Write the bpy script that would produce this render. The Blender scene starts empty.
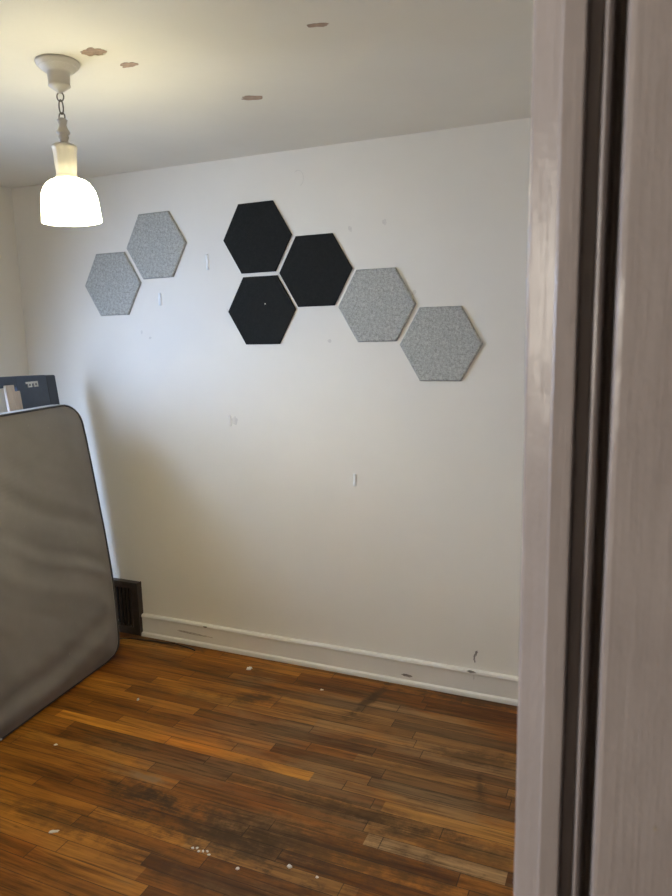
import bpy, bmesh, math, random
from mathutils import Vector, Matrix, noise

S = bpy.context.scene
C = S.collection

# ------------------------------------------------------------------ camera, world, lights, exposure
cam_d = bpy.data.cameras.new('camera')
cam = bpy.data.objects.new('camera', cam_d)
C.objects.link(cam)
S.camera = cam
CAM_Z = 1.651
r_ = Vector((0.91838374, 0.39504652, -0.02257332))
u_ = Vector((-0.04548762, 0.16207277, 0.98572983))
f_ = Vector((-0.39306766, 0.90425144, -0.16681472))
cam.matrix_world = Matrix(((r_.x, u_.x, -f_.x, 0), (r_.y, u_.y, -f_.y, 0), (r_.z, u_.z, -f_.z, CAM_Z), (0, 0, 0, 1)))
cam_d.sensor_fit = 'HORIZONTAL'
cam_d.sensor_width = 36.0
cam_d.lens = 36.0 * 700.0 / 672.0
cam_d.clip_start = 0.02
cam_d.dof.use_dof = True
cam_d.dof.focus_distance = 2.9
cam_d.dof.aperture_fstop = 13.0

W = bpy.data.worlds.new('sky')
S.world = W
W.use_nodes = True
wbg = W.node_tree.nodes['Background']
# blue daylight sky above the horizon, dim warm ground below it; it reaches the room only through the window
_t = W.node_tree
_co = _t.nodes.new('ShaderNodeTexCoord')
_se = _t.nodes.new('ShaderNodeSeparateXYZ')
_ra = _t.nodes.new('ShaderNodeValToRGB')
_ma = _t.nodes.new('ShaderNodeMapRange')
_t.links.new(_co.outputs['Generated'], _se.inputs[0])
_t.links.new(_se.outputs[2], _ma.inputs[0])
_ma.inputs[1].default_value, _ma.inputs[2].default_value = -1.0, 1.0
_t.links.new(_ma.outputs[0], _ra.inputs[0])
SKY = [(0.0, (0.22, 0.20, 0.17)), (0.44, (0.27, 0.26, 0.23)), (0.50, (0.62, 0.76, 1.0)), (1.0, (0.50, 0.68, 1.0))]
_el = _ra.color_ramp.elements
while len(_el) < len(SKY):
    _el.new(0.5)
for _k, (_p, _c) in enumerate(SKY):
    _el[_k].position = _p
    _el[_k].color = (*_c, 1)
_t.links.new(_ra.outputs[0], wbg.inputs[0])
wbg.inputs[1].default_value = 10.0


def area(name, loc, direction, sx, sy, power, col, spread=180):
    d = bpy.data.lights.new(name, 'AREA')
    d.shape = 'RECTANGLE'
    d.size, d.size_y = sx, sy
    d.energy = power
    d.color = col
    d.spread = math.radians(spread)
    o = bpy.data.objects.new(name, d)
    C.objects.link(o)
    o.location = loc
    o.rotation_euler = Vector(direction).to_track_quat('-Z', 'Z').to_euler()
    return o


# daylight arriving through the window in the left wall
_por = area('window_portal', (-3.157, 1.56, 1.48), (1, 0, 0), 0.96, 1.20, 1, (1, 1, 1))
_por.data.cycles.is_portal = True
# added area lights inside the window, tilted down and inwards to shape its daylight
for _k in range(4):
    for _j in range(2):
        area('added_daylight', (-3.03, 1.40 + 0.44 * _j, 1.03 + 0.30 * _k), (1, 0.36, -0.50), 0.42, 0.28, 5.1, (0.47, 0.65, 1.0), 145)
# added unseen light in the hallway, for the casing and the door stop's highlight
area('hall_fill_light', (-1.60, -0.47, 1.72), (1, 0.63, 0.06), 0.4, 0.8, 30, (1.0, 0.93, 0.80))

S.view_settings.view_transform = 'Standard'
S.view_settings.look = 'None'
S.view_settings.gamma = 1.0
S.view_settings.use_curve_mapping = False
S.view_settings.exposure = 0.0
S.cycles.use_denoising = True
S.cycles.max_bounces = 12
S.cycles.diffuse_bounces = 8

# ------------------------------------------------------------------ room dimensions
XL, XR = -3.152, 0.16      # left / right wall faces
YB, YF = 2.945, 0.57       # back wall face / room side of the door wall
YH = 0.45                  # hall side of the door wall
ZC = 2.44
OPX0, OPX1 = -0.86, -0.012  # rough opening of the doorway
OPZ = 2.06


# ------------------------------------------------------------------ helpers
def link_mesh(name, bm, mat=None, parent=None, smooth=False, loc=None):
    me = bpy.data.meshes.new(name)
    bm.normal_update()
    bm.to_mesh(me)
    bm.free()
    if smooth:
        for p in me.polygons:
            p.use_smooth = True
    o = bpy.data.objects.new(name, me)
    if mat:
        me.materials.append(mat)
    C.objects.link(o)
    if parent:
        o.parent = parent
    if loc is not None:
        o.location = loc
    return o


def empty(name, loc, rot=(0, 0, 0)):
    o = bpy.data.objects.new(name, None)
    o.empty_display_size = 0.05
    C.objects.link(o)
    o.location = loc
    o.rotation_euler = rot
    return o


def tag(o, label=None, cat=None, group=None, kind=None):
    if label:
        o['label'] = label
    if cat:
        o['category'] = cat
    if group:
        o['group'] = group
    if kind:
        o['kind'] = kind
    return o


def struct(o, label):
    return tag(o, label, None, None, 'structure')


def box(bm, x0, x1, y0, y1, z0, z1):
    vs = [bm.verts.new(p) for p in ((x0, y0, z0), (x1, y0, z0), (x1, y1, z0), (x0, y1, z0),
                                    (x0, y0, z1), (x1, y0, z1), (x1, y1, z1), (x0, y1, z1))]
    fs = []
    for q in ((3, 2, 1, 0), (4, 5, 6, 7), (0, 1, 5, 4), (1, 2, 6, 5), (2, 3, 7, 6), (3, 0, 4, 7)):
        fs.append(bm.faces.new([vs[i] for i in q]))
    return vs, fs


def boxes(*bb):
    bm = bmesh.new()
    for b in bb:
        box(bm, *b)
    return bm


def bevel_all(bm, w, seg=2):
    bmesh.ops.bevel(bm, geom=bm.edges[:], offset=w, segments=seg, profile=0.5, affect='EDGES')
    return bm


def extrude_profile(pts, axis, a0, a1, cap=True, nseg=1, jitter=0.0, seed=0):
    """closed profile pts (2D) swept along an axis: 'x' -> pts=(y,z); 'z' -> pts=(x,y); 'y' -> pts=(x,z)"""
    bm = bmesh.new()
    rings = []
    for i in range(nseg + 1):
        a = a0 + (a1 - a0) * i / nseg
        ring = []
        for k, (p, q) in enumerate(pts):
            if jitter:
                n = noise.noise_vector(Vector((a * 9.0, k * 3.7 + seed, 0.3)))
                n2 = noise.noise_vector(Vector((a * 40.0, k * 3.7 + seed, 4.3)))
                p = p + (n.x + 0.5 * n2.x) * jitter
                q = q + (n.y + 0.5 * n2.y) * jitter
            co = {'x': (a, p, q), 'y': (p, a, q), 'z': (p, q, a)}[axis]
            ring.append(bm.verts.new(co))
        rings.append(ring)
    n = len(pts)
    for i in range(nseg):
        for k in range(n):
            bm.faces.new((rings[i][k], rings[i][(k + 1) % n], rings[i + 1][(k + 1) % n], rings[i + 1][k]))
    if cap:
        bm.faces.new(rings[0][::-1])
        bm.faces.new(rings[-1])
    bmesh.ops.recalc_face_normals(bm, faces=bm.faces)
    return bm


def lathe(prof, n=48, flute=None):
    bm = bmesh.new()
    rings = []
    for (r, z) in prof:
        ring = []
        for k in range(n):
            a = 2 * math.pi * k / n
            rr = r
            if flute:
                rr = r * flute(a, z)
            ring.append(bm.verts.new((rr * math.cos(a), rr * math.sin(a), z)))
        rings.append(ring)
    for i in range(len(rings) - 1):
        for k in range(n):
            bm.faces.new((rings[i][k], rings[i][(k + 1) % n], rings[i + 1][(k + 1) % n], rings[i + 1][k]))
    if prof[0][0] > 1e-4:
        bm.faces.new(rings[0][::-1])
    if prof[-1][0] > 1e-4:
        bm.faces.new(rings[-1])
    bmesh.ops.remove_doubles(bm, verts=bm.verts[:], dist=1e-6)
    bmesh.ops.recalc_face_normals(bm, faces=bm.faces)
    return bm


def tube(pts, rad, n=8, closed=False):
    bm = bmesh.new()
    m = len(pts)
    pts = [Vector(p) for p in pts]
    rings = []
    ref = None
    for i in range(m):
        if closed:
            t = (pts[(i + 1) % m] - pts[i - 1]).normalized()
        else:
            t = (pts[min(i + 1, m - 1)] - pts[max(i - 1, 0)]).normalized()
        if ref is None:
            ref = t.orthogonal().normalized()
        ref = (ref - t * ref.dot(t))
        ref = ref.normalized() if ref.length > 1e-6 else t.orthogonal().normalized()
        b = t.cross(ref)
        rr = rad(i / (m - 1)) if callable(rad) else rad
        rings.append([bm.verts.new(pts[i] + (ref * math.cos(2 * math.pi * k / n) + b * math.sin(2 * math.pi * k / n)) * rr)
                      for k in range(n)])
    for i in range(m if closed else m - 1):
        A, B = rings[i], rings[(i + 1) % m]
        for k in range(n):
            bm.faces.new((A[k], A[(k + 1) % n], B[(k + 1) % n], B[k]))
    if not closed:
        bm.faces.new(rings[0][::-1])
        bm.faces.new(rings[-1])
    bmesh.ops.recalc_face_normals(bm, faces=bm.faces)
    return bm


# ------------------------------------------------------------------ node helpers
class NT:
    def __init__(self, name):
        self.m = bpy.data.materials.new(name)
        self.m.use_nodes = True
        self.t = self.m.node_tree
        self.b = self.t.nodes['Principled BSDF']

    def n(self, kind, **kw):
        x = self.t.nodes.new(kind)
        for k, v in kw.items():
            setattr(x, k, v)
        return x

    def put(self, sock, v):
        if isinstance(v, bpy.types.NodeSocket):
            self.t.links.new(v, sock)
        else:
            sock.default_value = v

    def math(self, op, a, b=0.0, c=0.0, clamp=False):
        x = self.n('ShaderNodeMath', operation=op, use_clamp=clamp)
        self.put(x.inputs[0], a)
        self.put(x.inputs[1], b)
        self.put(x.inputs[2], c)
        return x.outputs[0]

    def coord(self):
        x = self.n('ShaderNodeNewGeometry')
        return x.outputs['Position']

    def objc(self):
        return self.n('ShaderNodeTexCoord').outputs['Object']

    def scale(self, v, s, off=(0, 0, 0)):
        x = self.n('ShaderNodeMapping')
        self.put(x.inputs[0], v)
        x.inputs['Scale'].default_value = s
        x.inputs['Location'].default_value = off
        return x.outputs[0]

    def noise(self, v, scale=5, detail=4, rough=0.6, dist=0.0):
        x = self.n('ShaderNodeTexNoise')
        self.put(x.inputs['Vector'], v)
        x.inputs['Scale'].default_value = scale
        x.inputs['Detail'].default_value = detail
        x.inputs['Roughness'].default_value = rough
        x.inputs['Distortion'].default_value = dist
        return x.outputs['Fac']

    def ramp(self, f, stops, interp='LINEAR'):
        x = self.n('ShaderNodeValToRGB')
        x.color_ramp.interpolation = interp
        self.put(x.inputs[0], f)
        e = x.color_ramp.elements
        while len(e) < len(stops):
            e.new(0.5)
        for i, (p, c) in enumerate(stops):
            e[i].position = p
            e[i].color = c if len(c) == 4 else (*c, 1)
        return x.outputs['Color']

    def mix(self, f, a, b, mode='MIX'):
        x = self.n('ShaderNodeMix', data_type='RGBA', blend_type=mode)
        self.put(x.inputs[0], f)
        for s, v in ((6, a), (7, b)):
            if isinstance(v, bpy.types.NodeSocket):
                self.t.links.new(v, x.inputs[s])
            else:
                x.inputs[s].default_value = v if len(v) == 4 else (*v, 1)
        return x.outputs[2]

    def sstep(self, v, lo, hi):
        x = self.n('ShaderNodeMapRange', interpolation_type='SMOOTHSTEP')
        self.put(x.inputs[0], v)
        x.inputs[1].default_value = lo
        x.inputs[2].default_value = hi
        return x.outputs[0]

    def bump(self, h, strength=0.2, dist=0.01, prev=None):
        x = self.n('ShaderNodeBump')
        x.inputs['Strength'].default_value = strength
        x.inputs['Distance'].default_value = dist
        self.put(x.inputs['Height'], h)
        if prev is not None:
            self.put(x.inputs['Normal'], prev)
        return x.outputs[0]

    def out(self, color=None, rough=None, normal=None, metal=None, spec=None):
        b = self.b
        if color is not None:
            self.put(b.inputs['Base Color'], color if isinstance(color, bpy.types.NodeSocket) else (*color[:3], 1))
        if rough is not None:
            self.put(b.inputs['Roughness'], rough)
        if normal is not None:
            self.put(b.inputs['Normal'], normal)
        if metal is not None:
            b.inputs['Metallic'].default_value = metal
        if spec is not None:
            b.inputs['Specular IOR Level'].default_value = spec
        return self.m


def paint(name, col, rough=0.6, var=0.04, bump=0.12, bscale=60, smudge=0.0, smudge_col=(0.4, 0.35, 0.28)):
    t = NT(name)
    p = t.coord()
    n1 = t.noise(p, 2.2, 5, 0.6)
    n2 = t.noise(p, bscale, 3, 0.6)
    dark = tuple(c * (1 - var) for c in col)
    lite = tuple(min(1, c * (1 + var * 0.6)) for c in col)
    c = t.ramp(n1, [(0.3, dark), (0.7, lite)])
    if smudge:
        s = t.math('MULTIPLY', t.sstep(t.noise(p, 7, 8, 0.7, 0.6), 0.66, 0.80), smudge)
        c = t.mix(s, c, smudge_col)
    h = t.math('ADD', t.math('MULTIPLY', n2, 0.35), n1)
    return t.out(c, rough, t.bump(h, bump, 0.01))


def plain(name, col, rough=0.5, metal=0.0, var=0.12, scale=25):
    t = NT(name)
    n = t.noise(t.objc(), scale, 4, 0.6)
    c = t.ramp(n, [(0.3, tuple(x * (1 - var) for x in col)), (0.7, tuple(min(1, x * (1 + var)) for x in col))])
    return t.out(c, rough, t.bump(n, 0.06, 0.005), metal)


# ------------------------------------------------------------------ materials
M_wall = paint('wall paint', (0.77, 0.725, 0.645), 0.55, 0.03, 0.10, 70, 0.10)
M_ceil = paint('ceiling paint', (0.76, 0.71, 0.605), 0.7, 0.04, 0.12, 50, 0.12)
M_base = paint('baseboard paint', (0.76, 0.72, 0.65), 0.38, 0.06, 0.15, 40, 0.55, (0.30, 0.26, 0.21))
M_hallw = paint('hall wall paint', (0.62, 0.58, 0.53), 0.6, 0.03, 0.1, 60)
M_window = paint('window frame paint', (0.78, 0.77, 0.74), 0.4)


def make_trim_paint():
    t = NT('thick old gloss trim paint')
    p = t.coord()
    streak = t.noise(t.scale(p, (160, 160, 5)), 1.0, 4, 0.6, 0.4)
    lump = t.noise(t.scale(p, (60, 60, 26)), 1.0, 3, 0.55)
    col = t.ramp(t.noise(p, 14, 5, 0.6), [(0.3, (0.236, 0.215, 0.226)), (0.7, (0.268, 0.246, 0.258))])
    nrm = t.bump(streak, 0.55, 0.0014)
    nrm = t.bump(lump, 0.5, 0.0025, nrm)
    return t.out(col, 0.30, nrm, spec=0.26)


M_trim = make_trim_paint()


def make_floor():
    t = NT('worn strip oak floor')
    p = t.coord()
    sep = t.n('ShaderNodeSeparateXYZ')
    t.put(sep.inputs[0], p)
    X, Y = sep.outputs[0], sep.outputs[1]
    BW = 0.057
    yr = t.math('DIVIDE', Y, BW)
    row = t.math('FLOOR', yr)
    fy = t.math('FRACT', yr)

    def wn(a, b):
        cv = t.n('ShaderNodeCombineXYZ')
        t.put(cv.inputs[0], a)
        t.put(cv.inputs[1], b)
        w = t.n('ShaderNodeTexWhiteNoise', noise_dimensions='2D')
        t.put(w.inputs['Vector'], cv.outputs[0])
        return w.outputs['Value']
    roff = t.math('MULTIPLY', wn(row, 3.3), 5.0)
    L = t.math('ADD', t.math('MULTIPLY', wn(row, 8.1), 0.6), 0.45)
    xs = t.math('DIVIDE', t.math('ADD', t.math('ADD', X, 20.0), roff), L)
    seg = t.math('FLOOR', xs)
    fx = t.math('FRACT', xs)
    rnd = wn(row, seg)
    rnd2 = wn(seg, t.math('ADD', row, 71.7))
    # the boards
    board = t.ramp(rnd, [(0.0, (0.105, 0.038, 0.008)), (0.3, (0.190, 0.070, 0.012)),
                         (0.75, (0.310, 0.125, 0.019)), (1.0, (0.46, 0.205, 0.034))])
    # varnish kept its orange towards the mattress
    keep = t.math('MULTIPLY', t.math('SUBTRACT', 1.0, t.sstep(X, -2.2, -1.1)), 0.35)
    board = t.mix(keep, board, (0.42, 0.165, 0.014))
    # single boards that are plainly paler or yellower than their neighbours
    pale_any = None
    for (rw, xa, xb, c) in ((37.0, -2.30, -1.06, (0.66, 0.29, 0.035)), (33.0, -0.756, -0.30, (0.50, 0.33, 0.16)), (36.0, -0.756, 0.2, (0.46, 0.23, 0.055)),
                            (29.0, -1.30, -0.70, (0.38, 0.20, 0.06)), (40.0, -0.95, -0.45, (0.36, 0.20, 0.06)), (26.0, -2.2, -1.35, (0.40, 0.18, 0.035)),
                            (34.0, -2.3, -1.75, (0.42, 0.19, 0.03)), (43.0, -1.9, -1.2, (0.34, 0.17, 0.04))):
        m = t.math('MULTIPLY', t.math('COMPARE', row, rw, 0.5), t.math('MULTIPLY', t.math('GREATER_THAN', X, xa), t.math('LESS_THAN', X, xb)))
        board = t.mix(t.math('MULTIPLY', m, 0.68), board, c)
        pale_any = m if pale_any is None else t.math('MAXIMUM', pale_any, m)
    # grain, shifted per board
    gv = t.n('ShaderNodeCombineXYZ')
    t.put(gv.inputs[0], t.math('ADD', t.math('MULTIPLY', X, 3.0), t.math('MULTIPLY', rnd, 40.0)))
    t.put(gv.inputs[1], t.math('MULTIPLY', Y, 75.0))
    t.put(gv.inputs[2], t.math('MULTIPLY', rnd2, 30.0))
    grain = t.noise(gv.outputs[0], 1.0, 5, 0.65, 0.6)
    gcol = t.ramp(grain, [(0.28, (0.25, 0.20, 0.16)), (0.46, (0.86, 0.85, 0.84)), (0.72, (1.32, 1.30, 1.26))])
    col = t.mix(1.0, board, gcol, 'MULTIPLY')
    # long darker and lighter runs, old grime rubbed in along the boards
    run = t.noise(t.scale(p, (1.3, 13, 1), (2.0, 0.7, 0)), 1.0, 6, 0.68, 0.4)
    col = t.mix(1.0, col, t.ramp(run, [(0.32, (0.34, 0.25, 0.19)), (0.50, (0.88, 0.82, 0.76)), (0.66, (1.15, 1.12, 1.05))]), 'MULTIPLY')
    # finish worn through: bare grey-brown wood, streaky along the boards
    wv = t.scale(p, (1.1, 2.0, 1), (3.1, 1.2, 0))
    worn_n = t.noise(wv, 1.7, 6, 0.62, 0.5)
    cx = t.math('SUBTRACT', X, -0.95)
    cy = t.math('SUBTRACT', Y, 2.3)
    rad = t.math('ADD', t.math('POWER', t.math('ABSOLUTE', t.math('MULTIPLY', cx, 0.8)), 2.0),
                 t.math('POWER', t.math('ABSOLUTE', t.math('MULTIPLY', cy, 1.5)), 2.0))
    near = t.math('SUBTRACT', 1.0, t.sstep(rad, 0.05, 1.1))
    streak = t.noise(t.scale(p, (2.2, 42, 1)), 1.0, 4, 0.6)
    wsum = t.math('ADD', t.math('ADD', worn_n, t.math('MULTIPLY', near, 0.22)), t.math('MULTIPLY', t.math('SUBTRACT', streak, 0.5), 0.35))
    worn = t.math('MULTIPLY', t.sstep(wsum, 0.54, 0.76), t.math('SUBTRACT', 1.0, t.math('MULTIPLY', pale_any, 0.8)))
    bare = t.mix(1.0, t.ramp(rnd2, [(0, (0.165, 0.098, 0.042)), (1, (0.28, 0.185, 0.090))]), gcol, 'MULTIPLY')
    col = t.mix(t.math('MULTIPLY', worn, 0.60), col, bare)
    # reddish areas of old varnish
    red = t.sstep(t.noise(t.scale(p, (1.2, 1.2, 1), (7, 2, 0)), 1.4, 3, 0.5), 0.50, 0.68)
    col = t.mix(t.math('MULTIPLY', red, 0.40), col, t.mix(1.0, col, (1.0, 0.68, 0.50), 'MULTIPLY'))
    # dark ingrained dirt
    dirt = t.sstep(t.math('ADD', t.noise(t.scale(p, (2.0, 3.6, 1), (0.4, 5.0, 0)), 1.6, 7, 0.68, 0.3),
                          t.math('MULTIPLY', t.math('SUBTRACT', streak, 0.5), 0.25)), 0.54, 0.74)
    col = t.mix(t.math('MULTIPLY', dirt, 0.62), col, (0.055, 0.027, 0.011))
    # individual stains (x, y, rx, ry, angle, strength)
    wob = t.noise(p, 16, 5, 0.7)
    fine = t.noise(t.scale(p, (7, 70, 1)), 1.0, 5, 0.75)
    for (sx, sy, rx, ry, ang, st) in ((-1.62, 1.825, 0.16, 0.045, -0.15, 1.0), (-1.53, 1.81, 0.08, 0.035, 0.0, 1.0),
                                      (-0.95, 1.80, 0.60, 0.10, 0.0, 0.85), (-0.85, 2.02, 0.34, 0.040, 0.0, 0.9), (-1.20, 1.74, 0.30, 0.08, 0.0, 0.8),
                                      (-0.50, 1.98, 0.30, 0.05, 0.0, 0.7), (-1.10, 1.58, 0.50, 0.06, 0.0, 0.6), (-1.80, 1.60, 0.25, 0.06, 0.0, 0.55),
                                      (-1.54, 2.56, 0.10, 0.05, 0.3, 0.85), (-1.05, 2.74, 0.024, 0.19, -0.22, 1.0),
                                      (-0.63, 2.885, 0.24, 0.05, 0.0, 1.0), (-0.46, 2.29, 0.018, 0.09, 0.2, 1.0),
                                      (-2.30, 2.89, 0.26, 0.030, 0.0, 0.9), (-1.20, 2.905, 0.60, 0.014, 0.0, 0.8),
                                      (-1.86, 2.05, 0.18, 0.012, 0.0, 0.9), (-1.45, 2.37, 0.03, 0.010, 0.0, 1.0), (-0.50, 2.47, 0.20, 0.05, 0.1, 0.7),
                                      (-0.95, 2.42, 0.12, 0.02, 0.0, 0.7)):
        ca, sa = math.cos(ang), math.sin(ang)
        dx = t.math('SUBTRACT', X, sx)
        dy = t.math('SUBTRACT', Y, sy)
        a = t.math('DIVIDE', t.math('ADD', t.math('MULTIPLY', dx, ca), t.math('MULTIPLY', dy, sa)), rx)
        b = t.math('DIVIDE', t.math('SUBTRACT', t.math('MULTIPLY', dy, ca), t.math('MULTIPLY', dx, sa)), ry)
        d = t.math('SQRT', t.math('ADD', t.math('MULTIPLY', a, a), t.math('MULTIPLY', b, b)))
        d = t.math('ADD', d, t.math('MULTIPLY', t.math('SUBTRACT', wob, 0.5), 3.2))
        d = t.math('ADD', d, t.math('MULTIPLY', t.math('SUBTRACT', fine, 0.5), 2.8))
        m = t.math('MULTIPLY', t.math('SUBTRACT', 1.0, t.sstep(d, 0.10, 1.45)), st)
        col = t.mix(t.math('MULTIPLY', m, 0.8), col, (0.046, 0.024, 0.010))
    # one pale dried spill near the dark stain
    dx = t.math('DIVIDE', t.math('SUBTRACT', X, -1.62), 0.10)
    dy = t.math('DIVIDE', t.math('SUBTRACT', Y, 1.905), 0.022)
    d = t.math('SQRT', t.math('ADD', t.math('MULTIPLY', dx, dx), t.math('MULTIPLY', dy, dy)))
    d = t.math('ADD', d, t.math('MULTIPLY', t.math('SUBTRACT', wob, 0.5), 3.0))
    col = t.mix(t.math('MULTIPLY', t.math('SUBTRACT', 1.0, t.sstep(d, 0.4, 1.2)), 0.65), col, (0.27, 0.17, 0.09))
    # joints between boards
    gap = t.math('LESS_THAN', t.math('MINIMUM', fy, t.math('SUBTRACT', 1.0, fy)), 0.022)
    jx = t.math('MULTIPLY', t.math('MINIMUM', fx, t.math('SUBTRACT', 1.0, fx)), L)
    gap = t.math('MAXIMUM', gap, t.math('LESS_THAN', jx, 0.0016))
    gs = t.math('MULTIPLY', gap, t.math('ADD', 0.35, t.math('MULTIPLY', t.noise(t.scale(p, (6, 30, 1)), 1.0, 2), 0.7)))
    col = t.mix(gs, col, (0.022, 0.013, 0.007))
    rough = t.math('ADD', 0.44, t.math('ADD', t.math('MULTIPLY', worn, 0.22), t.math('MULTIPLY', grain, 0.16)))
    h = t.math('SUBTRACT', t.math('ADD', t.math('MULTIPLY', grain, 0.25), t.math('MULTIPLY', rnd, 0.35)), gap)
    return t.out(col, rough, t.bump(h, 0.35, 0.0012), spec=0.22)


M_floor = make_floor()


def make_felt(name, dark, mid, light, s=230):
    t = NT(name)
    p = t.objc()
    a = t.noise(p, s, 4, 0.75)
    b = t.noise(p, s * 0.33, 4, 0.7)
    f = t.math('ADD', t.math('MULTIPLY', a, 0.6), t.math('MULTIPLY', b, 0.4))
    c = t.ramp(f, [(0.34, dark), (0.47, mid), (0.62, light)])
    m = t.out(c, 0.95, t.bump(a, 0.35, 0.002), spec=0.15)
    return m


M_feltg = make_felt('heathered grey felt', (0.20, 0.20, 0.185), (0.36, 0.36, 0.33), (0.57, 0.565, 0.52))
M_feltk = make_felt('black felt', (0.013, 0.0135, 0.0125), (0.017, 0.0175, 0.0165), (0.024, 0.0245, 0.023))


def make_mattress_fabric():
    t = NT('dark grey mattress underside fabric')
    p = t.objc()
    weave = t.noise(t.scale(p, (600, 600, 600)), 1.0, 2, 0.6)
    big = t.noise(p, 3.0, 5, 0.6)
    c = t.ramp(big, [(0.3, (0.165, 0.152, 0.142)), (0.7, (0.21, 0.196, 0.184))])
    lint = t.sstep(t.noise(t.scale(p, (60, 60, 22)), 1.0, 2, 0.5, 1.5), 0.735, 0.78)
    c = t.mix(t.math('MULTIPLY', lint, 0.35), c, (0.36, 0.34, 0.31))
    dust = t.sstep(t.noise(p, 9, 6, 0.7), 0.55, 0.8)
    c = t.mix(t.math('MULTIPLY', dust, 0.18), c, (0.24, 0.225, 0.20))
    m = t.out(c, 0.78, t.bump(weave, 0.12, 0.001), spec=0.3)
    t.b.inputs['Sheen Weight'].default_value = 0.15
    return m


M_matt = make_mattress_fabric()
M_border = plain('lit-tone mattress border fabric', (0.40, 0.39, 0.375), 0.85)  # paler than the front; window light on the edge put into the colour
M_piping = plain('charcoal piping', (0.045, 0.043, 0.042), 0.7)
M_blue = plain('slate blue painted board', (0.045, 0.063, 0.102), 0.5, 0, 0.10)
M_bluedk = plain('slate blue board shaded', (0.032, 0.042, 0.064), 0.5, 0, 0.10)  # same blue made darker; shade on the corner post put into the colour
M_metal = plain('zinc plated steel', (0.55, 0.53, 0.48), 0.35, 0.85)
M_chain = plain('tarnished brass chain', (0.16, 0.135, 0.10), 0.45, 0.7)
M_fixture = paint('painted light fixture', (0.54, 0.50, 0.44), 0.42, 0.10, 0.25, 160, 0.35, (0.40, 0.35, 0.27))
M_iron = plain('dark brown enamelled register', (0.050, 0.036, 0.026), 0.40, 0.2, 0.3)
M_ironedge = paint('chipped brown register edge', (0.040, 0.026, 0.018), 0.5, 0.2, 0.2, 60, 0.7, (0.25, 0.17, 0.10))
M_void = plain('near-black duct plate', (0.006, 0.005, 0.005), 0.9)  # near-black plate behind the louvres
M_cord = plain('dark brown cord', (0.020, 0.014, 0.011), 0.5)
M_chip = plain('white paint flake', (0.72, 0.69, 0.63), 0.7)
M_patch = plain('bare brown plaster', (0.36, 0.25, 0.18), 0.9, 0, 0.25, 60)
M_scuff = plain('black scuff', (0.24, 0.21, 0.18), 0.8, 0, 0.4, 60)
M_smear = plain('brown smear', (0.50, 0.45, 0.385), 0.7, 0, 0.3, 60)
M_faint = plain('faint grey wall mark', (0.66, 0.615, 0.55), 0.7, 0, 0.1, 60)
M_strip = plain('white adhesive strip', (0.90, 0.89, 0.87), 0.5)


def make_slat():
    t = NT('pale pine slat')
    p = t.objc()
    g = t.noise(t.scale(p, (60, 60, 5)), 1.0, 4, 0.6, 0.5)
    c = t.ramp(g, [(0.3, (0.40, 0.33, 0.28)), (0.7, (0.54, 0.46, 0.40))])
    return t.out(c, 0.65)


M_slat = make_slat()


def make_glass_shade():
    t = NT('glowing opal glass')
    t.b.inputs['Base Color'].default_value = (0.9, 0.9, 0.85, 1)
    t.b.inputs['Roughness'].default_value = 0.15
    t.b.inputs['Emission Color'].default_value = (1.0, 0.925, 0.59, 1)
    t.b.inputs['Emission Strength'].default_value = 25.0
    return t.m


M_shade = make_glass_shade()
M_bulb = NT('lit bulb')
M_bulb.b.inputs['Emission Color'].default_value = (1.0, 0.89, 0.58, 1)
M_bulb.b.inputs['Emission Strength'].default_value = 700.0
M_bulb = M_bulb.m


def make_pane():
    # thin clear pane: mostly straight-through, mirror reflection growing with angle
    t = NT('window glass')
    tr = t.n('ShaderNodeBsdfTransparent')
    gl = t.n('ShaderNodeBsdfGlossy')
    gl.inputs['Roughness'].default_value = 0.02
    fr = t.n('ShaderNodeFresnel')
    fr.inputs['IOR'].default_value = 1.45
    mx = t.n('ShaderNodeMixShader')
    t.t.links.new(fr.outputs[0], mx.inputs[0])
    t.t.links.new(tr.outputs[0], mx.inputs[1])
    t.t.links.new(gl.outputs[0], mx.inputs[2])
    t.t.links.new(mx.outputs[0], t.t.nodes['Material Output'].inputs['Surface'])
    return t.m


M_pane = make_pane()

# ------------------------------------------------------------------ the setting
T = 0.14
struct(link_mesh('floor', boxes((XL - T, XR + T, YH - 1.9, YB + T, -0.10, 0.0)), M_floor), 'worn strip oak floor')
struct(link_mesh('ceiling', boxes((XL - T, XR + T, YH - 1.9, YB + T, ZC, ZC + 0.10)), M_ceil), 'off white plaster ceiling with peeled spots')
wall_back = struct(link_mesh('wall_back', boxes((XL - T, XR + T, YB, YB + T, 0, ZC)), M_wall), 'off white back wall carrying the hexagonal panels')
# left wall with a window opening
WY0, WY1, WZ0, WZ1 = 1.05, 2.07, 0.85, 2.11
TL = 0.05
struct(link_mesh('wall_left', boxes((XL - TL, XL, YF, WY0, 0, ZC), (XL - TL, XL, WY1, YB, 0, ZC),
                                    (XL - TL, XL, WY0, WY1, 0, WZ0), (XL - TL, XL, WY0, WY1, WZ1, ZC)), M_wall), 'off white left wall')
struct(link_mesh('wall_right', boxes((XR, XR + T, YF, YB, 0, ZC)), M_wall), 'off white right wall')
struct(link_mesh('wall_front', boxes((XL - T, OPX0, YH, YF, 0, ZC), (OPX1, XR + T, YH, YF, 0, ZC),
                                     (OPX0, OPX1, YH, YF, OPZ, ZC)), M_hallw), 'wall holding the doorway')
hy0 = YH - 1.9
struct(link_mesh('wall_hall', boxes((XL - T, XR + T, hy0, hy0 + 0.1, 0, ZC), (XL - T, XL, hy0 + 0.1, YH, 0, ZC),
                                    (0.75, 0.85, hy0 + 0.1, YH, 0, ZC), (XR + T, 0.85, hy0, hy0 + 0.1, 0, ZC),
                                    (XR + T, 0.85, YH, YF, 0, ZC)), M_hallw), 'hallway walls behind the doorway')
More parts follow.
